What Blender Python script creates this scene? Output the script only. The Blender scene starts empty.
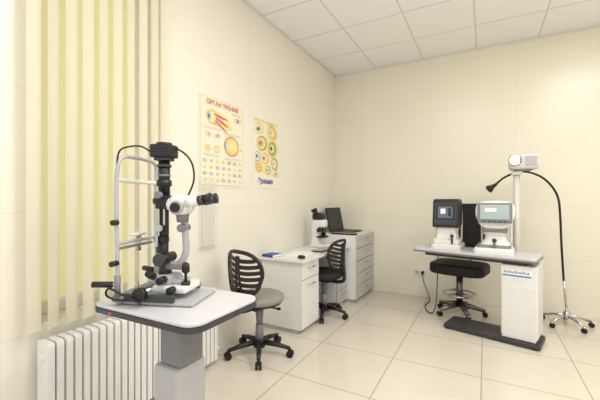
import bpy, bmesh, math, random
from mathutils import Vector, Matrix, Euler
random.seed(3)
scene=bpy.context.scene
COL=scene.collection
R=math.radians
# ---------------------------------------------------------------- materials
def lin(c):
    return tuple(((x/255)/12.92 if x/255<=0.04045 else ((x/255+0.055)/1.055)**2.4) for x in c)+(1,)
MATS={}
def mat(name,rgb,rough=.5,metal=0,emit=0,trans=0,noise=.04,alpha=1,spec=.5,scale=30):
    if name in MATS: return MATS[name]
    m=bpy.data.materials.new(name); m.use_nodes=True
    nt=m.node_tree; b=nt.nodes['Principled BSDF']
    c=lin(rgb)
    tc=nt.nodes.new('ShaderNodeTexCoord'); nz=nt.nodes.new('ShaderNodeTexNoise'); nz.inputs['Scale'].default_value=scale
    mx=nt.nodes.new('ShaderNodeMix'); mx.data_type='RGBA'
    mx.inputs[6].default_value=tuple(min(1,v*(1-noise)) for v in c[:3])+(1,)
    mx.inputs[7].default_value=tuple(min(1,v*(1+noise)) for v in c[:3])+(1,)
    nt.links.new(tc.outputs['Object'],nz.inputs['Vector']); nt.links.new(nz.outputs['Fac'],mx.inputs[0])
    nt.links.new(mx.outputs[2],b.inputs['Base Color'])
    b.inputs['Roughness'].default_value=rough; b.inputs['Metallic'].default_value=metal
    b.inputs['Specular IOR Level'].default_value=spec
    if trans: b.inputs['Transmission Weight'].default_value=trans; b.inputs['IOR'].default_value=1.1
    if alpha<1: b.inputs['Alpha'].default_value=alpha
    if emit:
        b.inputs['Emission Color'].default_value=c; b.inputs['Emission Strength'].default_value=emit
    MATS[name]=m; return m
def tilemat(name,rgb,grout,axes,w,h,off=(0,0),mortar=.004,rough=.35,bump=.15,var=.02,spec=.4,noise_amt=.03,nscale=2.5):
    m=bpy.data.materials.new(name); m.use_nodes=True; nt=m.node_tree; L=nt.links; b=nt.nodes['Principled BSDF']
    tc=nt.nodes.new('ShaderNodeTexCoord'); sp=nt.nodes.new('ShaderNodeSeparateXYZ'); cb=nt.nodes.new('ShaderNodeCombineXYZ')
    L.new(tc.outputs['Object'],sp.inputs[0])
    for i,a in enumerate(axes):
        ad=nt.nodes.new('ShaderNodeMath'); ad.operation='ADD'; ad.inputs[1].default_value=20*[w,h][i]-off[i]
        L.new(sp.outputs['XYZ'.index(a)],ad.inputs[0]); L.new(ad.outputs[0],cb.inputs[i])
    br=nt.nodes.new('ShaderNodeTexBrick'); br.offset=0; br.squash=1
    br.inputs['Scale'].default_value=1; br.inputs['Brick Width'].default_value=w; br.inputs['Row Height'].default_value=h
    br.inputs['Mortar Size'].default_value=mortar; br.inputs['Mortar Smooth'].default_value=.3; br.inputs['Bias'].default_value=0
    c=lin(rgb)
    br.inputs['Color1'].default_value=tuple(v*(1-var) for v in c[:3])+(1,)
    br.inputs['Color2'].default_value=tuple(min(1,v*(1+var)) for v in c[:3])+(1,)
    br.inputs['Mortar'].default_value=lin(grout)
    L.new(cb.outputs[0],br.inputs['Vector'])
    nz=nt.nodes.new('ShaderNodeTexNoise'); nz.inputs['Scale'].default_value=nscale; nz.inputs['Detail'].default_value=6
    L.new(tc.outputs['Object'],nz.inputs['Vector'])
    mr=nt.nodes.new('ShaderNodeMapRange'); mr.inputs['To Min'].default_value=1-noise_amt; mr.inputs['To Max'].default_value=1+noise_amt
    L.new(nz.outputs['Fac'],mr.inputs['Value'])
    vm=nt.nodes.new('ShaderNodeVectorMath'); vm.operation='SCALE'
    L.new(br.outputs['Color'],vm.inputs[0]); L.new(mr.outputs[0],vm.inputs['Scale'])
    L.new(vm.outputs[0],b.inputs['Base Color'])
    bp=nt.nodes.new('ShaderNodeBump'); bp.inputs['Strength'].default_value=bump; bp.inputs['Distance'].default_value=.003; bp.invert=True
    L.new(br.outputs['Fac'],bp.inputs['Height']); L.new(bp.outputs[0],b.inputs['Normal'])
    b.inputs['Roughness'].default_value=rough; b.inputs['Specular IOR Level'].default_value=spec
    return m
white=mat('white_laminate',(232,231,230),.35)
tablegrey=mat('light_grey_laminate',(206,206,211),.3)
frontgrey=mat('grey_laminate_front',(190,189,188),.4)
whiteplastic=mat('white_plastic',(230,229,227),.35)
offwhite=mat('cream_plastic',(214,211,204),.4)
lgrey=mat('light_grey_paint',(178,178,182),.35)
mgrey=mat('mid_grey_plastic',(124,124,129),.45)
dgrey=mat('dark_grey_plastic',(56,56,60),.45)
black=mat('black_plastic',(19,19,21),.4)
blackfab=mat('black_upholstery',(26,26,28),.7,noise=.2,scale=200)
greyfab=mat('grey_upholstery',(146,143,138),.8,noise=.12,scale=250)
chrome=mat('chrome',(200,200,205),.18,1)
darkmetal=mat('dark_metal',(120,120,124),.3,1)
rubber=mat('black_rubber',(14,14,15),.6)
radwhite=mat('radiator_enamel',(236,235,234),.3)
glass=mat('clear_acrylic',(240,242,240),.06,alpha=.07)
glassedge=mat('acrylic_edge',(235,238,236),.1,alpha=.4)
lensglass=mat('lens_glass',(30,36,60),.05)
screen_dark=mat('dark_screen',(30,34,40),.15)
screen_blue=mat('display_glow',(84,98,114),.2,emit=.2)
screen_grey=mat('grey_display',(150,165,165),.2,emit=.15)
paper=mat('poster_paper',(240,234,214),.5)
sheetm=mat('paper_sheet',(245,245,242),.6)
red=mat('print_red',(206,110,92),.5); orange=mat('print_orange',(228,176,118),.5); yellow=mat('print_yellow',(234,212,128),.5)
paleyellow=mat('print_pale_yellow',(238,226,168),.5)
green=mat('print_green',(156,172,118),.5); blue=mat('print_blue',(45,80,160),.5); pink=mat('print_pink',(232,194,176),.5)
teal=mat('print_teal',(150,188,194),.5); brown=mat('print_brown',(120,85,65),.5); printgrey=mat('print_grey',(175,170,158),.5)
titlered=mat('print_title_red',(206,88,48),.5); paleblue=mat('pale_blue_label',(60,115,190),.4)
slatm=mat('blind_fabric',(238,235,222),.8,spec=.1,noise=.01)
nt=slatm.node_tree; pb=nt.nodes['Principled BSDF']; tr=nt.nodes.new('ShaderNodeBsdfTranslucent'); tr.inputs[0].default_value=lin((248,243,222)); ms=nt.nodes.new('ShaderNodeMixShader'); ms.inputs[0].default_value=.30
nt.links.new(pb.outputs[0],ms.inputs[1]); nt.links.new(tr.outputs[0],ms.inputs[2]); nt.links.new(ms.outputs[0],nt.nodes['Material Output'].inputs[0])
lampglow=mat('projector_glow',(240,246,255),.2,emit=30)
panelglow=mat('led_panel',(255,252,246),.3,emit=1.5)
yellowpane=mat('window_yellow',(228,223,176),.5,emit=.30)

# ---------------------------------------------------------------- mesh builder
class MB:
    def __init__(s): s.bm=bmesh.new(); s.m=[]
    def mi(s,m):
        if m not in s.m: s.m.append(m)
        return s.m.index(m)
    def _fin(s,faces,m,smooth):
        i=s.mi(m)
        for f in faces:
            f.material_index=i; f.smooth=smooth
    def box(s,c,size,m,rot=None,bev=0,seg=2):
        M=Matrix.Translation(Vector(c))@(rot.to_4x4() if rot else Matrix())@Matrix.Diagonal((*size,1))
        before=set(s.bm.faces)
        r=bmesh.ops.create_cube(s.bm,size=1,matrix=M)
        if bev:
            es=list({e for v in r['verts'] for e in v.link_edges})
            bmesh.ops.bevel(s.bm,geom=es,offset=bev,segments=seg,affect='EDGES',profile=.5)
        s._fin([f for f in s.bm.faces if f not in before],m,False); return s
    def cyl(s,p0,p1,r0,m,r1=None,seg=20,caps=True):
        if r1 is None: r1=r0
        return s.sweep([p0,p1],[r0,r1],m,seg,caps)
    def sweep(s,pts,rad,m,seg=12,caps=True):
        pts=[Vector(p) for p in pts]; n=len(pts)
        if not hasattr(rad,'__len__'): rad=[rad]*n
        rings=[]; ref=None
        for i,p in enumerate(pts):
            t=(pts[min(i+1,n-1)]-pts[max(i-1,0)]).normalized()
            if ref is None:
                ref=Vector((0,0,1)) if abs(t.z)<.9 else Vector((1,0,0))
            x=(ref-t*ref.dot(t)).normalized(); ref=x; y=t.cross(x)
            rings.append([s.bm.verts.new(p+(x*math.cos(2*math.pi*k/seg)+y*math.sin(2*math.pi*k/seg))*rad[i]) for k in range(seg)])
        fs=[]
        for a,b in zip(rings,rings[1:]):
            for k in range(seg):
                fs.append(s.bm.faces.new((a[k],a[(k+1)%seg],b[(k+1)%seg],b[k])))
        s._fin(fs,m,True)
        if caps:
            s._fin([s.bm.faces.new(rings[0][::-1]),s.bm.faces.new(rings[-1])],m,False)
        return s
    def tube(s,pts,r,m,seg=10,sub=6,closed=False):
        P=[Vector(p) for p in pts]; out=[]
        n=len(P)
        rng=range(n if closed else n-1)
        for i in rng:
            if closed: a,b,c,d=P[(i-1)%n],P[i],P[(i+1)%n],P[(i+2)%n]
            else: a,b,c,d=P[max(i-1,0)],P[i],P[i+1],P[min(i+2,n-1)]
            for k in range(sub):
                t=k/sub
                out.append(.5*((2*b)+(-a+c)*t+(2*a-5*b+4*c-d)*t*t+(-a+3*b-3*c+d)*t**3))
        if closed: out.append(out[0].copy()); out.append(out[1].copy())
        else: out.append(P[-1])
        return s.sweep(out,r,m,seg,not closed)
    def lathe(s,prof,m,c=(0,0,0),seg=28,M=None,sx=1,sy=1):
        M=M or Matrix(); c=Vector(c); rings=[]
        for r,z in prof:
            rings.append([s.bm.verts.new(c+(M.to_3x3()@Vector((r*sx*math.cos(2*math.pi*k/seg),r*sy*math.sin(2*math.pi*k/seg),z)))) for k in range(seg)])
        fs=[]
        for a,b in zip(rings,rings[1:]):
            for k in range(seg): fs.append(s.bm.faces.new((a[k],a[(k+1)%seg],b[(k+1)%seg],b[k])))
        fs+= [s.bm.faces.new(rings[0][::-1]),s.bm.faces.new(rings[-1])]
        s._fin(fs,m,True); return s
    def loft(s,layers,m,smooth=False):
        rings=[[s.bm.verts.new((x,y,z)) for x,y in p] for p,z in layers]; fs=[]
        for a,b in zip(rings,rings[1:]):
            n=len(a)
            for k in range(n): fs.append(s.bm.faces.new((a[k],a[(k+1)%n],b[(k+1)%n],b[k])))
        s._fin(fs,m,smooth); s._fin([s.bm.faces.new(rings[0][::-1]),s.bm.faces.new(rings[-1])],m,False); return s
    def sphere(s,c,r,m,scale=(1,1,1),seg=16):
        before=set(s.bm.faces)
        bmesh.ops.create_uvsphere(s.bm,u_segments=seg,v_segments=seg//2+2,radius=r,matrix=Matrix.Translation(Vector(c))@Matrix.Diagonal((*scale,1)))
        s._fin([f for f in s.bm.faces if f not in before],m,True); return s
    def prism(s,poly,d0,d1,m,M=None,smooth=False):
        M=M or Matrix()
        a=[s.bm.verts.new(M@Vector((x,y,d0))) for x,y in poly]; b=[s.bm.verts.new(M@Vector((x,y,d1))) for x,y in poly]
        n=len(poly); side=[s.bm.faces.new((a[k],a[(k+1)%n],b[(k+1)%n],b[k])) for k in range(n)]
        s._fin(side,m,smooth); s._fin([s.bm.faces.new(a[::-1]),s.bm.faces.new(b)],m,False); return s
    def face(s,pts,m):
        f=s.bm.faces.new([s.bm.verts.new(Vector(p)) for p in pts]); s._fin([f],m,False); return s
    def obj(s,name,parent=None,label=None,category=None,loc=(0,0,0),rot=0,bevel=0,kind=None,group=None,recalc=True):
        if recalc: bmesh.ops.recalc_face_normals(s.bm,faces=s.bm.faces)
        me=bpy.data.meshes.new(name); s.bm.to_mesh(me); s.bm.free()
        for m in s.m: me.materials.append(m)
        o=bpy.data.objects.new(name,me); COL.objects.link(o); o.location=loc; o.rotation_euler=(0,0,rot)
        if parent: o.parent=parent
        if label: o['label']=label
        if category: o['category']=category
        if kind: o['kind']=kind
        if group: o['group']=group
        if bevel:
            md=o.modifiers.new('bevel','BEVEL'); md.width=bevel; md.segments=2; md.limit_method='ANGLE'
        return o
def thing(name,label,category,loc,rot=0,group=None):
    e=bpy.data.objects.new(name,None); e.empty_display_size=.1; COL.objects.link(e)
    e.location=loc; e.rotation_euler=(0,0,rot); e['label']=label; e['category']=category
    if group: e['group']=group
    return e
def rrect(w,h,r,n=5,cx=0,cy=0):
    p=[]
    for sx,sy,a0 in((1,1,0),(-1,1,90),(-1,-1,180),(1,-1,270)):
        for k in range(n+1):
            a=R(a0+90*k/n); p.append((cx+sx*(w/2-r)+r*math.cos(a),cy+sy*(h/2-r)+r*math.sin(a)))
    return p
def text(body,name,parent,size,m,M,align='CENTER',bold=0):
    cu=bpy.data.curves.new('t','FONT'); cu.body=body; cu.size=size; cu.align_x=align; cu.extrude=.0003; cu.offset=bold
    o=bpy.data.objects.new('t',cu); COL.objects.link(o)
    dg=bpy.context.evaluated_depsgraph_get(); me=bpy.data.meshes.new_from_object(o.evaluated_get(dg))
    bpy.data.objects.remove(o); me.name=name
    me.materials.clear(); me.materials.append(m)
    t=bpy.data.objects.new(name,me); COL.objects.link(t); t.parent=parent; t.matrix_local=M
    return t
def struct(mb,name,**k):
    return mb.obj(name,kind='structure',**k)
# ---------------------------------------------------------------- room
XL,YB,H=-1.885,4.467,3.0
XR,YF=2.1,-1.2
WG=(228,223,210)
wl=tilemat('wall_tile_side',(238,234,222),WG,'YZ',.9,.58,(.665,0.0),.0025,.28,.06,.004)
wb=tilemat('wall_tile_end',(238,233,217),(228,222,206),'XZ',.9,.58,(.3,0.0),.0025,.28,.06,.004)
fl=tilemat('floor_tile',(219,211,197),(180,168,150),'XY',.6,.6,(-.02,.22),.005,.16,.15,.015,noise_amt=.05)
ce=tilemat('ceiling_tile',(250,250,250),(220,219,217),'XY',.6,.6,(.515,.267),.009,.8,.2,.004,spec=.2)
WY0,WY1,WZ0,WZ1=.78,1.50,.62,2.96
mb=MB(); T=.25
mb.box((XL-T/2,(YF+WY0)/2,H/2),(T,WY0-YF,H),wl)
mb.box((XL-T/2,(WY1+YB+.2)/2,H/2),(T,YB+.2-WY1,H),wl)
mb.box((XL-T/2,(WY0+WY1)/2,WZ0/2),(T,WY1-WY0,WZ0),wl)
mb.box((XL-T/2,(WY0+WY1)/2,(WZ1+H)/2),(T,WY1-WY0,H-WZ1),wl)
struct(mb,'wall_left')
mb=MB(); mb.box(((XL+XR)/2,YB+.1,H/2),(XR-XL,.2,H),wb); struct(mb,'wall_back')
mb=MB(); mb.box((XR+.1,(YF+YB+.2)/2,H/2),(.2,YB+.2-YF,H),wl); struct(mb,'wall_right')
mb=MB(); mb.box(((XL+XR)/2-.02,(YF+YB)/2+.1,-.05),(XR-XL+.44,YB-YF+.3,.1),fl); struct(mb,'floor')
mb=MB(); mb.box(((XL+XR)/2-.02,(YF+YB)/2+.1,H+.05),(XR-XL+.44,YB-YF+.3,.1),ce); struct(mb,'ceiling')
mb=MB(); mb.box((XL+.01,(YF+YB)/2,H-.008),(.02,YB-YF,.012),whiteplastic); struct(mb,'trim_1')
mb=MB(); mb.box(((XL+XR)/2,YB-.01,H-.008),(XR-XL,.02,.012),whiteplastic); struct(mb,'trim_2')
# window
mb=MB()
xw=XL-.17
for y in (WY0+.03,WY1-.03): mb.box((xw,y,(WZ0+WZ1)/2),(.06,.06,WZ1-WZ0),whiteplastic,bev=.005)
for z in (WZ0+.03,WZ1-.03): mb.box((xw,(WY0+WY1)/2,z),(.06,WY1-WY0,.06),whiteplastic,bev=.005)
mb.box((xw-.02,(WY0+WY1)/2,(WZ0+WZ1)/2),(.01,WY1-WY0,WZ1-WZ0),yellowpane)
struct(mb,'window_1')
# ---------------------------------------------------------------- vertical blind
vb=thing('vertical_blind','cream vertical fabric blind half open over window above radiator','blind',(XL+.055,1.135,.6))
mb=MB(); mb.box((0,0,H-.6-.035),(.05,.80,.045),whiteplastic,bev=.006); mb.obj('headrail',vb)
ys=[-.365+.0815*i for i in range(10)]
angs=[116,124,118,115,121,114,118,110,112,97]
for i,y in enumerate(ys):
    mb=MB(); n=6; w=.085; pts=[]
    a=R(angs[i])
    for k in range(n+1):
        q=(k/n-.5)*w; bow=.006*(1-(2*k/n-1)**2)
        pts.append((q*math.cos(a)-bow*math.sin(a),q*math.sin(a)+bow*math.cos(a)))
    hgt=H-.6-.06
    vs=[(mb.bm.verts.new((x0,y+y0,0)),mb.bm.verts.new((x0,y+y0,hgt))) for x0,y0 in pts]
    for k in range(n): mb._fin([mb.bm.faces.new((vs[k][0],vs[k+1][0],vs[k+1][1],vs[k][1]))],slatm,True)
    mb.obj('slat',vb,recalc=False)
# ---------------------------------------------------------------- radiator
RY0,RY1=.785,1.91
rad=thing('radiator','white enamelled sectional radiator below the window','radiator',(XL+.085,(RY0+RY1)/2,.03))
mb=MB(); n=28; p=(RY1-RY0)/n
for i in range(n):
    y=-(RY1-RY0)/2+p*(i+.5)
    mb.prism([(.048,-p*.38),(.05,-p*.35),(.05,p*.35),(.048,p*.38),(-.045,p*.38),(-.045,-p*.38)],.0,.51,radwhite,Matrix.Translation((0,y,0)))
    mb.prism([(-.045,.51),(.05,.51),(.047,.522),(.03,.528),(-.045,.528)],-p*.37,p*.37,radwhite,Matrix(((1,0,0,0),(0,0,1,y),(0,1,0,0),(0,0,0,1))))
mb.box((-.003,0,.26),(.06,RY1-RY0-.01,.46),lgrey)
for z in(.04,.46): mb.cyl((0,-(RY1-RY0)/2-.006,z),(0,(RY1-RY0)/2+.01,z),.02,radwhite)
mb.obj('body',rad)
for z in(.46,.05):
    mb=MB(); mb.tube([(0,.57,z),(0,.61,z),(-.02,.64,z),(-.075,.66,z)],.012,radwhite); mb.obj('pipe',rad)
# ---------------------------------------------------------------- posters
def ell(mb,x,cy,cz,ry,rz,m,n=24,rot=0):
    pts=[]
    for k in range(n):
        a=2*math.pi*k/n; yy=ry*math.cos(a); zz=rz*math.sin(a)
        pts.append((x,cy+yy*math.cos(rot)-zz*math.sin(rot),cz+yy*math.sin(rot)+zz*math.cos(rot)))
    mb.face(pts,m)
def rc(mb,x,y0,z0,y1,z1,m): mb.face([(x,y0,z0),(x,y1,z0),(x,y1,z1),(x,y0,z1)],m)
TW=Matrix(((0,0,1,0),(1,0,0,0),(0,1,0,0),(0,0,0,1)))
PW,PH=.53,.72
po=thing('poster','anatomical eye poster with red title on cream tiled wall','poster',(XL+.002,1.847,1.315))
mb=MB(); mb.box((.001,PW/2,PH/2),(.002,PW,PH),paper)
e=.0026
for a in ((.012,.012,PW-.012,.015),(.012,PH-.015,PW-.012,PH-.012),(.012,.012,.015,PH-.012),(PW-.015,.012,PW-.012,PH-.012)): rc(mb,e,a[0],a[1],a[2],a[3],orange)
ell(mb,e,.22,.55,.16,.068,paleyellow,rot=-.22); ell(mb,e+.0002,.17,.555,.10,.055,pink,rot=-.2)
ell(mb,e+.0004,.14,.56,.062,.055,orange); ell(mb,e+.0006,.135,.56,.05,.046,paleyellow); ell(mb,e+.0008,.105,.56,.018,.030,teal); ell(mb,e+.001,.098,.56,.008,.014,blue)
ell(mb,e+.0009,.25,.535,.085,.010,red,rot=-.30); ell(mb,e+.0009,.24,.575,.085,.009,red,rot=-.12); ell(mb,e+.0009,.24,.50,.09,.008,red,rot=-.48); ell(mb,e+.0008,.30,.515,.07,.012,yellow,rot=-.38)
ell(mb,e,.45,.585,.045,.026,pink); ell(mb,e+.0003,.45,.585,.028,.016,paper); ell(mb,e+.0006,.45,.585,.014,.013,brown)
ell(mb,e,.37,.355,.095,.085,red); ell(mb,e+.0003,.37,.355,.089,.079,orange); ell(mb,e+.0005,.37,.355,.078,.068,yellow); ell(mb,e+.0007,.385,.355,.055,.052,paleyellow)
ell(mb,e+.0008,.298,.355,.016,.034,teal); ell(mb,e+.001,.315,.355,.010,.026,paper); ell(mb,e+.0006,.465,.34,.045,.010,yellow,rot=-.2)
for cx,cc in ((.10,green),(.20,blue)): ell(mb,e,cx,.42,.036,.022,pink); ell(mb,e+.0003,cx,.42,.022,.014,paper); ell(mb,e+.0006,cx,.42,.010,.010,cc)
ell(mb,e,.19,.31,.034,.030,orange); ell(mb,e+.0003,.19,.31,.026,.022,paleyellow); ell(mb,e,.09,.31,.034,.030,yellow); ell(mb,e+.0003,.09,.31,.016,.016,pink)
for k in range(7):
    for j in range(4):
        c=[teal,pink,paleyellow,yellow,green][(k+2*j)%5]
        ell(mb,e,.058+.07*k,.212-.05*j,.022,.015,c); ell(mb,e+.0003,.058+.07*k,.212-.05*j,.012,.009,paper); ell(mb,e+.0006,.058+.07*k,.212-.05*j,.005,.005,[red,brown,blue][(j+k)%3])
for (a,b,c,d) in ((.37,.635,.50,2),(.04,.475,.26,2),(.27,.455,.49,2),(.28,.25,.49,2),(.04,.262,.24,2),(.04,.022,.47,1)):
    for k in range(d):
        zz=b-.011*k
        rc(mb,e,a,zz,c-.02*(k%2),zz+.003,printgrey)
mb.obj('print',po,recalc=False)
text('ОРГАН ЗРЕНИЯ','title',po,.050,titlered,Matrix.Translation((e+.001,PW/2,.656))@TW,bold=.001)
P2W=.46; PH2=.68
po2=thing('poster','eye poster with yellow eyeballs and green panels on tiled wall','poster',(XL+.002,2.51,1.335))
mb=MB(); mb.box((.001,P2W/2,PH2/2),(.002,P2W,PH2),paper)
rc(mb,e,.03,PH2-.045,P2W-.03,PH2-.025,yellow)
x=e+.0003
ell(mb,x,.24,.37,.19,.12,paleyellow,rot=.9); ell(mb,x+.0001,.15,.22,.12,.07,paleyellow,rot=-.3)
def eye(cy,cz,r,cols,rot=0,asp=.8):
    for q,(s_,c_) in enumerate(zip((1,.78,.5,.24),cols)): ell(mb,x+.0003*(q+1),cy-(.12*r*q),cz,r*s_,r*s_*asp,c_,rot=rot)
eye(.11,.56,.075,(yellow,paper,green,brown),.3,.6)
eye(.33,.56,.085,(orange,yellow,paleyellow,teal),-.3,.8)
eye(.15,.43,.085,(green,paleyellow,orange,red),.2,.85)
eye(.34,.40,.095,(yellow,green,paleyellow,brown),.5,.9)
eye(.20,.29,.060,(orange,paper,pink,blue),0,.9)
eye(.37,.25,.060,(green,yellow,paper,green),.4,1.1)
eye(.08,.30,.045,(teal,paper,teal,brown),0,1.1)
eye(.10,.19,.065,(yellow,orange,paleyellow,green),-.2,.7)
eye(.25,.18,.050,(green,paleyellow,yellow,red),.1,.9)
eye(.40,.15,.035,(orange,paper,orange,brown),0,1)
for a,b in ((.04,.62),(.25,.635),(.30,.14),(.04,.245),(.28,.325)):
    for q in range(2): rc(mb,e+.0020,a,b-.012*q,a+.09,b-.012*q+.003,printgrey)
mb.obj('print',po2,recalc=False)
text('Зрение','title',po2,.072,blue,Matrix.Translation((e+.001,P2W/2-.02,.045))@TW,bold=.002)
# acrylic leaflet holder on the wall
lh=thing('leaflet_holder','tall clear acrylic leaflet holder fixed on the tiled wall','holder',(XL+.001,1.93,.86))
mb=MB(); mb.box((.003,0,.27),(.003,.17,.54),glass); mb.box((.035,0,.26),(.003,.17,.50),glass); mb.obj('pocket',lh)
mb=MB()
for s in(-1,1): mb.box((.034,s*.085,.26),(.006,.004,.50),glassedge)
mb.box((.019,0,.002),(.035,.17,.004),glassedge); mb.box((.036,0,.51),(.004,.17,.006),glassedge); mb.obj('edge',lh)

# ---------------------------------------------------------------- slit lamp table
ST_Z=.80
st=thing('instrument_table','white-topped adjustable instrument table on grey column beside the radiator','table',(-1.14,1.0,0),R(1))
mb=MB(); mb.prism(rrect(.575,.40,.06,7),ST_Z-.014,ST_Z,tablegrey); mb.obj('tabletop',st,bevel=.004)
mb=MB(); mb.prism(rrect(.581,.406,.062,7),ST_Z-.034,ST_Z-.0145,dgrey); mb.box((.02,0,ST_Z-.05),(.36,.26,.03),black,bev=.005)
mb.obj('edge_frame',st,label='dark grey rim and carrier below the top')
mb=MB(); mb.box((.045,-.02,.66),(.115,.13,.20),mgrey,bev=.012); mb.obj('upper_column',st)
mb=MB(); mb.box((.035,-.02,.31),(.14,.155,.50),lgrey,bev=.015); mb.obj('lower_column',st)
mb=MB(); mb.box((-.0,0,.045),(.55,.10,.05),dgrey,bev=.012); mb.box((.06,0,.045),(.12,.46,.05),dgrey,bev=.012); mb.obj('foot',st)
for x_,y_ in((-.24,0),(.24,0),(.06,-.2),(.06,.2)):
    mb=MB(); mb.cyl((x_,y_-.012,.021),(x_,y_+.012,.021),.02,rubber); mb.obj('caster',st)
mb=MB(); mb.box((.0,0,0),(.05,.0015,.009),blue); mb.box((.04,0,0),(.02,.0015,.009),titlered)
mb.obj('badge',st,label='small blue and red maker badge',loc=(-.19,-.2038,ST_Z-.024))
# ---------------------------------------------------------------- slit lamp
Z=ST_Z+.001
sl=thing('slit_lamp','white and black slit lamp with grey headrest frame on instrument table','slit lamp',(-1.322,.945,Z),R(20))
mb=MB(); mb.box((.14,0,.008),(.33,.23,.014),lgrey,bev=.005); mb.box((.0,0,.025),(.05,.28,.025),mgrey,bev=.006)
for s in(-1,1): mb.box((.12,s*.115,.03),(.22,.022,.03),dgrey,bev=.005)
mb.obj('base_plate',sl)
mb=MB(); mb.cyl((.10,-.15,.05),(.10,.15,.05),.010,chrome); mb.obj('axle',sl)
for s in(-1,1):
    mb=MB(); mb.cyl((.10,s*.14-.012,.05),(.10,s*.14+.012,.05),.026,black); mb.obj('axle_wheel',sl)
mb=MB(); mb.box((.18,0,.052),(.15,.14,.03),whiteplastic,bev=.010); mb.box((.135,0,.085),(.09,.10,.04),lgrey,bev=.012); mb.box((.20,.0,.078),(.05,.07,.02),lgrey,bev=.006); mb.cyl((.125,0,.1),(.125,0,.16),.028,dgrey,.022); mb.obj('cross_slide',sl)
mb=MB(); mb.cyl((.235,-.03,.065),(.235,-.03,.12),.006,black); mb.lathe([(.009,0),(.016,.006),(.0155,.028),(.012,.040),(.004,.045)],black,(.235,-.03,.115)); mb.cyl((.235,-.03,.066),(.235,-.03,.080),.018,black); mb.obj('joystick',sl)
for a,b in (((.15,-.05,.09),(.15,-.09,.09)),((.20,-.07,.055),(.20,-.10,.055)),((.10,-.05,.10),(.10,-.085,.12))):
    mb=MB(); mb.cyl(a,b,.015,black); mb.obj('lock_knob',sl)
mb=MB(); fy=.135
for s in(-1,1):
    mb.tube([(0,s*fy,.02),(0,s*fy,.18),(-.004,s*fy,.34),(-.004,s*fy,.46),(0,s*(fy-.002),.550),(.003,s*(fy-.015),.584),(.004,s*(fy-.05),.597)],.008,lgrey)
    mb.cyl((0,s*fy,.02),(0,s*fy,.12),.012,mgrey)
mb.tube([(.004,-.086,.597),(.0,0,.60),(.004,.086,.597)],.008,lgrey)
mb.obj('headrest_frame',sl)
mb=MB(); mb.tube([(0,-fy,.50),(-.03,-.06,.50),(-.035,0,.50),(-.03,.06,.50),(0,fy,.50)],.009,whiteplastic); mb.obj('forehead_band',sl)
mb=MB(); mb.box((.0,-.0,.245),(.02,.27,.014),lgrey,bev=.005); mb.box((.0,-.02,.225),(.016,.23,.010),mgrey,bev=.003); mb.cyl((0,0,.20),(0,0,.27),.010,chrome); mb.box((-.005,0,.272),(.045,.065,.012),whiteplastic,bev=.005); mb.obj('chin_rest',sl)
for s in(-1,1):
    mb=MB(); mb.cyl((0,s*fy,.085),(-.02,s*(fy+.01),.085),.007,chrome); mb.cyl((-.015,s*(fy+.008),.085),(-.085,s*(fy+.03),.088),.012,black); mb.obj('grip_handle',sl)
for z,l in((.33,.028),(.17,.035)):
    mb=MB(); mb.cyl((0,-fy-.002,z),(0,-fy-l,z),.011,black); mb.obj('height_knob',sl)
mb=MB(); tx=.12
mb.box((tx,0,.628),(.088,.084,.056),black,bev=.007); mb.cyl((tx,0,.65),(tx,0,.664),.032,black)
for q in range(3): mb.box((tx,0,.616+.013*q),(.090,.086,.002),dgrey)
mb.box((tx,0,.594),(.062,.062,.014),dgrey,bev=.003)
mb.cyl((tx,0,.43),(tx,0,.595),.024,black); mb.cyl((tx,0,.56),(tx,0,.570),.030,dgrey); mb.cyl((tx,0,.52),(tx,0,.528),.027,mgrey); mb.cyl((tx,0,.478),(tx,0,.503),.031,black)
mb.box((tx,0,.41),(.052,.058,.058),black,bev=.006); mb.cyl((tx-.045,0,.415),(tx+.035,0,.415),.015,dgrey)
mb.box((tx,0,.33),(.028,.036,.13),black,bev=.005); mb.box((tx-.012,0,.25),(.05,.044,.03),black,bev=.005); mb.box((tx-.02,0,.215),(.02,.03,.05),dgrey,bev=.003)
mb.cyl((tx,-.03,.30),(tx,-.05,.30),.014,lgrey); mb.cyl((tx,-.03,.44),(tx,-.055,.44),.014,mgrey); mb.box((tx+.012,-.02,.36),(.006,.006,.10),chrome)
mb.obj('lamp_tower',sl,label='black illumination tower with lamp housing on top')
mb=MB(); mb.cyl((tx,0,.10),(tx,0,.27),.018,black); mb.cyl((tx+.01,-.05,.17),(tx+.01,.05,.17),.022,black); mb.cyl((tx+.01,-.062,.17),(tx+.01,-.05,.17),.026,dgrey); mb.box((tx-.018,-.030,.30),(.014,.008,.16),lgrey,bev=.003); mb.obj('slit_arm',sl)
mb=MB(); mb.tube([(.14,.01,.14),(.18,.02,.145),(.206,.025,.19),(.208,.02,.26),(.205,.01,.35)],.015,lgrey,sub=6); mb.box((.175,.0,.135),(.09,.04,.022),mgrey,bev=.005); mb.cyl((.205,-.02,.30),(.205,.04,.30),.017,mgrey)
mb.obj('microscope_arm',sl)
mb=MB()
mb.box((.200,0,.398),(.080,.082,.085),whiteplastic,bev=.022,seg=3); mb.cyl((.205,0,.325),(.205,0,.37),.024,mgrey,.028)
mb.cyl((.140,0,.40),(.17,0,.40),.027,whiteplastic,.032); mb.cyl((.130,0,.40),(.141,0,.40),.028,black)
for s in(-1,1): mb.cyl((.203,s*.038,.388),(.203,s*.056,.388),.027,lgrey); mb.cyl((.203,s*.056,.388),(.203,s*.066,.388),.020,black)
mb.obj('microscope_body',sl)
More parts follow.
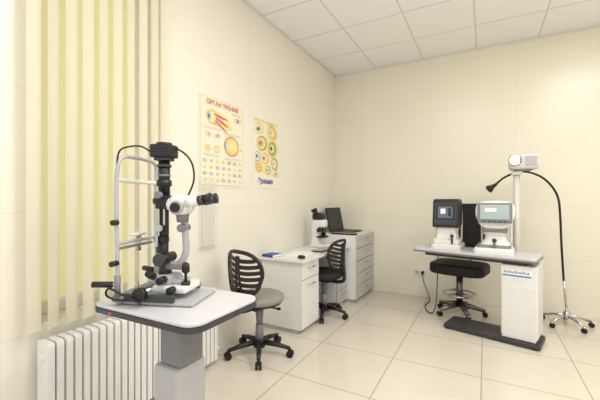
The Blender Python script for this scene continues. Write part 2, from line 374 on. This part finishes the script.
for s in(-1,1):
    mb=MB(); y=s*.029
    mb.cyl((.235,y,.405),(.292,y,.416),.017,whiteplastic,.020); mb.cyl((.292,y,.416),(.315,y,.421),.021,dgrey); mb.cyl((.315,y,.421),(.345,y,.427),.018,black,.023); mb.cyl((.345,y,.427),(.347,y,.4275),.012,lensglass)
    mb.obj('eyepiece',sl)
for pts,r in (([(tx,.01,.66),(tx+.02,.02,.655),(tx+.08,.03,.62),(tx+.115,.03,.57),(tx+.12,.03,.50),(tx+.09,.03,.43)],.004),
              ([(tx-.04,-.03,.62),(tx-.08,-.05,.645),(tx-.12,-.10,.63),(-.0,-.13,.60),(-.0,-.136,.56)],.0035),
              ([(.06,-.14,.03),(.02,-.16,.03),(-.02,-.17,.05),(.0,-.18,.08),(.05,-.165,.05),(.12,-.16,.02)],.004)):
    mb=MB(); mb.tube(pts,r,rubber); mb.obj('cable',sl)
# ---------------------------------------------------------------- swivel chairs
def swivel_chair(label,loc,phi,seatm,star=0,zs=.45,bw=.19,reach=.25,hh=.18,up=.235,sr=1.0,slant=.10):
    c=thing('swivel_chair',label,'chair',loc,phi,'openwork swivel chairs at the desks')
    mb=MB(); mb.lathe([(.02,zs-.035),(.16,zs-.035),(.195,zs-.025),(.21,zs),(.205,zs+.018),(.18,zs+.03),(.10,zs+.034),(.01,zs+.032)],seatm,sx=sr,sy=1.03*sr); mb.obj('seat',c)
    mb=MB(); mb.lathe([(.02,zs-.06),(.10,zs-.06),(.17,zs-.045),(.18,zs-.034),(.02,zs-.034)],black); mb.box((0,0,zs-.07),(.2,.12,.025),black,bev=.006)
    mb.cyl((.02,-.10,zs-.065),(.02,-.18,zs-.06),.006,black); mb.cyl((.02,-.18,zs-.06),(.02,-.205,zs-.055),.011,black); mb.obj('seat_shell',c)
    mb=MB(); zc=zs+up; bx=-.22
    def P(y,z): return (bx+.075*(y/bw)**2-.054*(z-zc)+.01*((z-zc)/hh)**2, y, z)
    loop=[]
    for k in range(24):
        a=2*math.pi*k/24; cy=math.copysign(abs(math.cos(a))**.72,math.cos(a)); cz=math.copysign(abs(math.sin(a))**.82,math.sin(a))
        loop.append(P(bw*cy*(.94 if cz<0 else 1),zc+hh*cz))
    mb.tube(loop,.015,black,seg=8,sub=3,closed=True)
    for k,z0 in enumerate((-.74,-.47,-.2,.07,.34,.61)):
        zz=z0*hh
        half=bw*.95*(1-abs(zz/hh)**2.2)**.5
        n=10
        for j in range(n):
            y0=-half+2*half*j/n; y1=-half+2*half*(j+1)/n
            f=lambda yy: zc+zz+.03*(yy/bw)**2+slant*yy
            a0,a1=P(y0,f(y0)),P(y1,f(y1))
            w=hh*.088
            vs=[(a0[0]-.004,y0,a0[2]-w),(a1[0]-.004,y1,a1[2]-w),(a1[0]-.004,y1,a1[2]+w),(a0[0]-.004,y0,a0[2]+w)]
            vs2=[(x+.009,y,z) for x,y,z in vs]
            A=[mb.bm.verts.new(v) for v in vs]; B=[mb.bm.verts.new(v) for v in vs2]
            fs=[mb.bm.faces.new(A[::-1]),mb.bm.faces.new(B)]+[mb.bm.faces.new((A[q],A[(q+1)%4],B[(q+1)%4],B[q])) for q in range(4)]
            mb._fin(fs,black,False)
    for y in(-.03,.03):
        mb.tube([P(y,zc-hh),P(y*.8,zc-.1),P(y*.5,zc),P(y*.4,zc+hh*.8)],.009,black,seg=8)
    mb.obj('backrest',c,label='black openwork plastic backrest with horizontal slots')
    mb=MB(); mb.tube([(-.06,0,zs-.07),(-.17,0,zs-.07),(-.235,0,zs-.04),(-.235,0,zs+.05),(-.225,0,zs+.12)],.018,black); mb.obj('backrest_bracket',c)
    mb=MB(); mb.cyl((0,0,.11),(0,0,.24),.034,mgrey,.03); mb.cyl((0,0,.24),(0,0,zs-.07),.024,mgrey,.036); mb.obj('gas_lift',c)
    b=MB(); b.lathe([(.03,.055),(.045,.06),(.045,.11),(.034,.125),(.01,.125)],black)
    cs=[]
    for k in range(5):
        a=star+2*math.pi*k/5; d=Vector((math.cos(a),math.sin(a),0))
        b.sweep([d*.03+Vector((0,0,.10)),d*(reach*.56)+Vector((0,0,.09)),d*reach+Vector((0,0,.068))],[.024,.02,.014],black,seg=8); cs.append((d,a))
    bo=b.obj('star_base',c)
    for d,a in cs:
        m2=MB(); q=d*reach; t=Vector((-d.y,d.x,0))
        m2.cyl(q+t*.006+Vector((0,0,.028)),q+t*.022+Vector((0,0,.028)),.027,rubber,seg=16); m2.cyl(q-t*.022+Vector((0,0,.028)),q-t*.006+Vector((0,0,.028)),.027,rubber,seg=16)
        m2.cyl(q+Vector((0,0,.03)),q+Vector((0,0,.07)),.008,black); m2.obj('caster',bo)
    return c
swivel_chair('swivel chair with grey seat and black slotted backrest beside desk',(-1.565,2.18,0),R(78),greyfab,R(10),sr=.93,bw=.19,hh=.165,up=.22)
PHI2=172
swivel_chair('swivel chair with black seat and slotted backrest tucked at desk',(-1.485,3.235,0),R(PHI2),blackfab,R(-PHI2),reach=.235,bw=.16,hh=.15,up=.21)
# ---------------------------------------------------------------- desk units
def drawer_unit(label,y0,y1,xf,zt,n,fm=None):
    fm=fm or white
    x0=XL+.004; w=y1-y0; d=xf-x0
    c=thing('drawer_cabinet',label,'cabinet',((x0+xf)/2,(y0+y1)/2,0),0,'drawer cabinets along the wall')
    mb=MB(); mb.box((-.009,0,zt/2+.02),(d-.018,w,zt-.04),white,bev=.002)
    mb.box((-.02,0,.02),(d-.06,w-.02,.04),lgrey); mb.obj('body',c)
    hs=[(zt-.05)/n]*n if n!=2 else [(zt-.05)*.74,(zt-.05)*.26]
    z0=.045
    for k in range(n):
        hh=hs[k]; z=z0+hh/2; z0+=hh
        nm='door' if (n==2 and k==0) else 'drawer'
        m=MB(); m.box((0,0,0),(.017,w-.006,hh-.008),fm,bev=.002); o=m.obj(nm,c,loc=(d/2-.008,0,z))
        m=MB(); yy=min(.06,w*.25); zz=hh*.15 if nm=='drawer' else hh*.38
        m.cyl((.03,-yy,zz),(.03,yy,zz),.0055,chrome,seg=10)
        for s in(-1,1): m.cyl((.008,s*yy*.8,zz),(.03,s*yy*.8,zz),.004,chrome,seg=8)
        m.obj('handle',o,label='chrome bar handle')
    return c
DZ=.68
drawer_unit('low white cabinet under desk top beside grey chair',2.65,3.0,-1.437,DZ-.026,2)
drawer_unit('narrow white drawer cabinet under the far end of the desk',3.47,3.775,-1.437,DZ-.026,4,frontgrey)
drawer_unit('taller white five-drawer cabinet with grey fronts in room corner',3.79,4.455,-1.316,.80,5,frontgrey)
mb=MB(); mb.box((0,0,DZ-.0125),(.475,1.165,.024),white,bev=.003)
mb.obj('desk_top',label='long white laminate desk top resting on drawer cabinets',category='desk',loc=(XL+.245,3.2,0))
mb=MB(); mb.box((0,0,.004),(.21,.30,.008),sheetm); mb.obj('paper_stack',label='small stack of white paper on the desk',category='paper',loc=(-1.62,2.93,DZ),rot=R(12))
mb=MB(); mb.box((0,0,.012),(.13,.14,.024),blue,bev=.002); mb.box((0.002,0,.012),(.129,.13,.018),sheetm); mb.obj('notebook',label='blue covered notebook lying on the desk',category='notebook',loc=(-1.79,2.70,DZ+.0),rot=R(-8))
mo=MB(); mo.sphere((0,0,.012),.026,black,(1.5,.95,.7)); mo.obj('computer_mouse',label='small black computer mouse on the desk',category='mouse',loc=(-1.47,2.70,DZ+.007),rot=R(10))
k=thing('keyboard','slim dark keyboard with grey keys lying on the desk','keyboard',(-1.52,3.27,DZ),R(0))
mb=MB(); mb.box((0,0,.007),(.13,.30,.014),dgrey,bev=.004); mb.obj('case',k)
mb=MB()
for i in range(5):
    for j in range(13): mb.box((-.05+.024*i,-.138+.023*j,.017),(.019,.019,.006),lgrey,bev=.002,seg=1)
mb.obj('keys',k)
# lensmeter
lm=thing('lensmeter','white and black upright lensmeter standing on the desk','lensmeter',(-1.66,3.50,DZ),R(0))
mb=MB(); mb.box((0,0,.02),(.20,.14,.04),whiteplastic,bev=.012); mb.obj('base',lm)
mb=MB(); mb.box((-.045,0,.15),(.09,.12,.24),whiteplastic,bev=.02,seg=3); mb.box((.0,0,.27),(.15,.12,.09),whiteplastic,bev=.025,seg=3); mb.obj('body',lm)
mb=MB(); mb.box((-.02,0,.35),(.13,.11,.09),black,bev=.03,seg=3); mb.cyl((-.03,-.03,.37),(-.05,-.05,.42),.030,black); mb.cyl((-.05,-.05,.42),(-.055,-.055,.435),.036,rubber); mb.obj('eyepiece',lm)
mb=MB(); mb.cyl((.045,0,.12),(.045,0,.23),.026,black); mb.box((.03,0,.12),(.1,.12,.02),black,bev=.003); mb.cyl((.02,-.055,.2),(.02,-.085,.2),.024,black); mb.obj('lens_stage',lm)
# laptop on corner cabinet
lp=thing('laptop','open black laptop computer on the corner cabinet','laptop',(-1.60,4.16,.80),R(-6))
mb=MB(); mb.box((0.0,0,.011),(.27,.40,.02),black,bev=.004); mb.box((.07,0,.0215),(.06,.1,.001),dgrey); mb.obj('base',lp)
mb=MB()
for i in range(5):
    for j in range(14): mb.box((-.09+.022*i,-.145+.0222*j,.0225),(.018,.018,.003),dgrey)
mb.obj('keys',lp)
mb=MB(); RR=Euler((0,R(-12),0)).to_matrix(); mb.box((-.166,0,.165),(.012,.40,.31),black,rot=RR,bev=.004); mb.box((-.159,0,.167),(.002,.37,.27),screen_dark,rot=RR); mb.obj('lid',lp,label='black lid with dark screen')
mb=MB(); mb.box((0,0,.009),(.30,.10,.018),black,bev=.004); mb.box((0,0,.019),(.28,.09,.002),green); mb.obj('folder',label='thin dark folder with green cover on the corner cabinet',category='folder',loc=(-1.50,3.85,.8))
# ---------------------------------------------------------------- refraction table
TZ=.74
rt=thing('refraction_table','grey-topped two-instrument table on white cabinet with black foot','table',(-.073,3.611,0),R(-14))
mb=MB(); mb.prism(rrect(1.03,.41,.03,5,cx=-.012,cy=-.01),TZ-.020,TZ,tablegrey); mb.obj('tabletop',rt,bevel=.003)
mb=MB(); mb.prism(rrect(1.034,.414,.032,5,cx=-.012,cy=-.01),TZ-.034,TZ-.0205,mgrey); mb.box((.0,0,TZ-.052),(.86,.30,.034),dgrey,bev=.004); mb.obj('edge_frame',rt)
cb=MB(); cb.box((.375,-.02,.368),(.265,.30,.60),white,bev=.008); cbo=cb.obj('cabinet_body',rt)
mb=MB(); mb.box((0,0,0),(.245,.008,.44),whiteplastic,bev=.003); dr=mb.obj('cabinet_door',cbo,loc=(.375,-.174,.27))
mb=MB(); mb.box((0,0,0),(.22,.002,.06),sheetm); mb.box((-.0,-.001,-.020),(.21,.001,.012),paleblue)
for q in range(7):
    xx=-.09+.027*q; hh=[.026,.018,.018,.026,.018,.026,.018][q]
    mb.box((xx,-.0015,.008+(hh-.018)/2),(.006,.001,hh),paleblue); mb.box((xx+.013,-.0015,.008),(.006,.001,.018),paleblue); mb.box((xx+.006,-.0015,.002+.012*(q%2)),(.012,.001,.005),paleblue)
mb.obj('badge',cbo,loc=(.36,-.1715,.60),label='white label with blue marks')
mb=MB(); mb.prism(rrect(.76,.30,.02,4,cx=.15,cy=-.06),.012,.045,dgrey); mb.obj('foot',rt,bevel=.004)
for x_ in(-.2,.49):
    for y_ in(-.18,.06):
        mb=MB(); mb.cyl((x_,y_,0),(x_,y_,.013),.018,rubber); mb.obj('levelling_pad',rt)
def rl(x,y):
    a=R(-14); return (-.073+x*math.cos(a)-y*math.sin(a),3.611+x*math.sin(a)+y*math.cos(a))
x,y=rl(-.275,.045)
d1=thing('autorefractor','white autorefractor with black head and square display on refraction table','eye instrument',(x,y,TZ+.0005),R(-4))
mb=MB(); mb.loft([(rrect(.28,.31,.03),.0),(rrect(.28,.31,.03),.035),(rrect(.265,.30,.03),.048)],whiteplastic); mb.loft([(rrect(.25,.27,.03,cy=-.01),.0485),(rrect(.245,.265,.03,cy=-.01),.085),(rrect(.22,.24,.03,cy=-.01),.095)],whiteplastic); mb.box((0,-.01,.047),(.256,.276,.006),mgrey); mb.obj('base',d1)
mb=MB(); mb.loft([(rrect(.20,.22,.03,cy=-.02),.0955),(rrect(.18,.20,.03,cy=-.02),.15),(rrect(.20,.21,.03,cy=-.02),.21)],whiteplastic); mb.obj('body',d1,bevel=.005)
mb=MB(); M=Matrix(((0,0,1,0),(1,0,0,0),(0,1,0,0),(0,0,0,1)))
prof=[(-.16,.21),(.08,.21),(.12,.25),(.12,.44),(.08,.49),(-.09,.49),(-.125,.475)]
mb.prism(prof,-.120,.120,black,M); mb.obj('head',d1,bevel=.014)
mb=MB(); RX=Euler((R(-7.5),0,0)).to_matrix()
mb.box((0,-.1465,.345),(.205,.006,.22),dgrey,rot=RX,bev=.002); mb.box((0,-.149,.36),(.165,.004,.145),screen_dark,rot=RX); mb.box((0,-.1515,.36),(.135,.002,.115),screen_blue,rot=RX)
mb.box((-.02,-.1535,.37),(.045,.001,.05),sheetm,rot=RX); mb.box((.04,-.1535,.36),(.025,.001,.08),screen_dark,rot=RX); mb.box((-.0,-.159,.262),(.10,.002,.008),lgrey,rot=RX); mb.obj('display',d1,label='lit square display')
mb=MB(); mb.cyl((.06,-.14,.04),(.06,-.15,.12),.01,dgrey); mb.sphere((.06,-.15,.13),.017,dgrey); mb.obj('joystick',d1)
mb=MB(); mb.tube([(-.11,.13,.06),(-.11,.14,.3),(-.10,.14,.42),(-.05,.14,.45),(.05,.14,.45),(.10,.14,.42),(.11,.14,.3),(.11,.13,.06)],.009,whiteplastic); mb.obj('headrest_frame',d1)
x,y=rl(.16,.015)
d2=thing('keratometer','white keratometer with tilted grey display on refraction table','eye instrument',(x,y,TZ+.0005),R(-4))
mb=MB(); mb.loft([(rrect(.32,.34,.04,cx=-.01),.0),(rrect(.32,.34,.04,cx=-.01),.03),(rrect(.29,.31,.04,cx=-.01),.05)],whiteplastic); mb.loft([(rrect(.27,.28,.04,cx=-.01),.0505),(rrect(.26,.26,.04,cx=-.01),.075)],mgrey); mb.obj('base',d2)
mb=MB(); mb.loft([(rrect(.24,.22,.05),.0755),(rrect(.17,.17,.05),.12),(rrect(.16,.16,.05),.15),(rrect(.21,.20,.05),.19)],whiteplastic); mb.box((0,-.01,.205),(.20,.19,.04),mgrey,bev=.012); mb.obj('body',d2)
mb=MB(); M2=Matrix(((1,0,0,0),(0,0,1,0),(0,1,0,0),(0,0,0,1)))
head=[]
for kk in range(32):
    a=2*math.pi*kk/32; cx=math.copysign(abs(math.cos(a))**.5,math.cos(a)); cz=math.copysign(abs(math.sin(a))**.5,math.sin(a))
    head.append((cx*(.155 if cz>0 else .155-.035*(-cz)),.345+.125*cz))
mb.prism(head,-.12,.10,whiteplastic,M2,smooth=False); mb.obj('head',d2,bevel=.018)
RS=Euler((R(-12),0,0)).to_matrix()
mb=MB(); mb.box((0,-.130,.365),(.270,.035,.180),mgrey,rot=RS,bev=.012); mb.box((0,-.150,.372),(.225,.004,.130),screen_grey,rot=RS); mb.box((-.03,-.1525,.39),(.09,.002,.03),sheetm,rot=RS)
for q in range(5): mb.box((-.08+.04*q,-.165,.292),(.02,.003,.01),dgrey,rot=RS)
mb.obj('display',d2,label='grey lit display with button row')
mb=MB(); mb.cyl((0,-.14,.045),(0,-.15,.11),.011,mgrey); mb.sphere((0,-.15,.12),.019,dgrey); mb.obj('joystick',d2)
mb=MB(); mb.tube([(-.12,.15,.05),(-.12,.16,.3),(-.11,.16,.42),(-.05,.16,.46),(.05,.16,.46),(.11,.16,.42),(.12,.16,.3),(.12,.15,.05)],.009,whiteplastic); mb.obj('headrest_frame',d2)
# ---------------------------------------------------------------- examination chair behind the table
ex=thing('examination_chair','black upholstered chair with high backrest and chrome foot ring','chair',(-.235,3.97,0),R(-12))
mb=MB(); mb.prism(rrect(.54,.45,.12,8,cy=-.01),.445,.555,blackfab); o=mb.obj('seat',ex,bevel=.03); o.modifiers['bevel'].segments=4
mb=MB(); mb.box((0,0,.435),(.30,.26,.02),dgrey,bev=.004); mb.obj('seat_plate',ex)
mb=MB(); mb.prism(rrect(.44,.50,.10,6,cy=.93),.0,.05,blackfab,Matrix(((1,0,0,0.06),(0,0,1,.25),(0,1,0,0),(0,0,0,1)))); mb.obj('backrest',ex,bevel=.012)
mb=MB(); mb.tube([(.03,.1,.44),(.03,.26,.44),(.03,.315,.50),(.03,.315,.85)],.014,chrome); mb.obj('backrest_post',ex)
mb=MB(); mb.cyl((0,0,.10),(0,0,.43),.034,darkmetal); mb.obj('column',ex)
mb=MB(); ring=[(.16*math.cos(2*math.pi*q/16),.16*math.sin(2*math.pi*q/16),.22) for q in range(16)]
mb.tube(ring,.012,chrome,sub=2,closed=True)
for kk in range(3):
    a=2*math.pi*kk/3; mb.cyl((.02*math.cos(a),.02*math.sin(a),.22),(.16*math.cos(a),.16*math.sin(a),.22),.009,chrome)
mb.obj('foot_ring',ex)
mb=MB(); cs=[]
for kk in range(5):
    a=2*math.pi*kk/5+.3; d=Vector((math.cos(a),math.sin(a),0)); mb.sweep([d*.02+Vector((0,0,.11)),d*.24+Vector((0,0,.065))],[.030,.020],darkmetal,seg=8); cs.append(d*.24)
bo=mb.obj('star_base',ex)
for q in cs:
    m2=MB(); t=Vector((-q.y,q.x,0)).normalized(); m2.cyl(q-t*.02+Vector((0,0,.026)),q+t*.02+Vector((0,0,.026)),.025,rubber,seg=16); m2.cyl(q+Vector((0,0,.03)),q+Vector((0,0,.068)),.008,chrome); m2.obj('caster',bo)
# ---------------------------------------------------------------- projector on pole
pj=thing('chart_projector','white eye-chart projector with glowing lens on cream pole','projector',(.27,3.86,0),R(0))
mb=MB(); mb.lathe([(.13,0),(.13,.015),(.05,.03),(.034,.05)],offwhite); mb.obj('base',pj)
mb=MB(); mb.cyl((0,0,.04),(0,0,1.47),.028,offwhite); mb.box((0,0,1.48),(.09,.09,.04),offwhite,bev=.008); mb.obj('pole',pj)
mb=MB(); mb.box((.055,-.0,1.585),(.24,.20,.15),offwhite,bev=.03,seg=3); mb.box((.11,-.102,1.585),(.09,.006,.09),lgrey,bev=.002); mb.box((.05,-.0,1.508),(.14,.12,.016),mgrey); mb.obj('housing',pj)
mb=MB(); mb.cyl((-.005,-.09,1.595),(-.02,-.130,1.595),.044,mgrey,.048); mb.cyl((-.02,-.130,1.595),(-.021,-.134,1.595),.040,lampglow); mb.obj('lens',pj,label='glowing projector lens')
# ---------------------------------------------------------------- gooseneck lamp
gl=thing('gooseneck_lamp','black gooseneck examination lamp on chrome five-caster stand','lamp',(.70,4.12,0),0)
mb=MB(); cs=[]
for kk in range(5):
    a=2*math.pi*kk/5+.2; d=Vector((math.cos(a),math.sin(a),0)); mb.sweep([d*.01+Vector((0,0,.10)),d*.10+Vector((0,0,.085)),d*.20+Vector((0,0,.055))],[.016,.014,.010],chrome,seg=8); cs.append(d*.20)
mb.lathe([(.03,.07),(.035,.08),(.03,.13),(.02,.14)],chrome); bo=mb.obj('star_base',gl)
for q in cs:
    m2=MB(); t=Vector((-q.y,q.x,0)).normalized(); m2.cyl(q-t*.014+Vector((0,0,.023)),q+t*.014+Vector((0,0,.023)),.022,rubber,seg=16); m2.cyl(q+Vector((0,0,.025)),q+Vector((0,0,.058)),.006,chrome); m2.obj('caster',bo)
mb=MB(); mb.cyl((0,0,.12),(-.025,-.01,.45),.010,chrome); mb.obj('lower_pole',gl)
mb=MB(); mb.tube([(-.025,-.01,.43),(-.045,-.02,.8),(-.055,-.03,1.05),(-.075,-.05,1.24),(-.14,-.08,1.37),(-.24,-.12,1.46),(-.38,-.16,1.50),(-.52,-.20,1.45),(-.61,-.22,1.37)],.010,black); mb.obj('gooseneck',gl)
q=Vector((-.61,-.22,1.37)); dd=Vector((-.70,-.3,-.55)).normalized()
mb=MB(); mb.sweep([q-dd*.02,q+dd*.02,q+dd*.05,q+dd*.075],[.014,.020,.032,.040],black,seg=20); mb.obj('lamp_shade',gl)
# outlet and cable
so=thing('wall_socket','white double wall socket low on the tiled wall','socket',(-.72,YB-.001,.307))
mb=MB(); mb.box((0,-.006,0),(.15,.012,.08),whiteplastic,bev=.003)
for s in(-1,1): mb.cyl((s*.036,-.012,0),(s*.036,-.014,0),.022,lgrey)
mb.obj('faceplate',so)
mb=MB(); mb.cyl((.036,-.014,0),(.036,-.05,0),.018,black); mb.obj('plug',so)
mb=MB(); mb.tube([(-.684,YB-.05,.30),(-.66,YB-.08,.2),(-.60,YB-.1,.05),(-.58,YB-.2,.008),(-.60,4.1,.008),(-.56,3.9,.008),(-.48,3.80,.03),(-.44,3.75,.2),(-.42,3.70,.66)],.005,rubber)
mb.obj('power_cable',label='black power cable running from the socket to the table',category='cable')
# ---------------------------------------------------------------- ceiling lights (real panels outside view)
for (x,y,en) in ((-.3,1.2,20),(-.3,-.3,14),(1.2,1.2,24),(1.2,2.6,26)):
    mb=MB(); mb.box((x,y,H-.012),(.58,.58,.02),panelglow,bev=.003); mb.obj('ceiling_light',label='square recessed ceiling light panel',category='ceiling light',group='ceiling light panels')
    ld=bpy.data.lights.new('panel_light','AREA'); ld.energy=en; ld.size=.6; ld.color=(1,.985,.945)
    lo=bpy.data.objects.new('panel_light',ld); COL.objects.link(lo); lo.location=(x,y,H-.03)
w=bpy.data.worlds.new('w'); scene.world=w; w.use_nodes=True
w.node_tree.nodes['Background'].inputs[0].default_value=(1,.99,.97,1); w.node_tree.nodes['Background'].inputs[1].default_value=1.15
# ---------------------------------------------------------------- camera
cd=bpy.data.cameras.new('camera'); cd.lens=336/600*36; cd.sensor_width=36; cd.clip_start=.02
co=bpy.data.objects.new('camera',cd); COL.objects.link(co); co.location=(0,0,1.22); co.rotation_euler=(R(90),0,R(28.8)); scene.camera=co
scene.view_settings.view_transform='Standard'
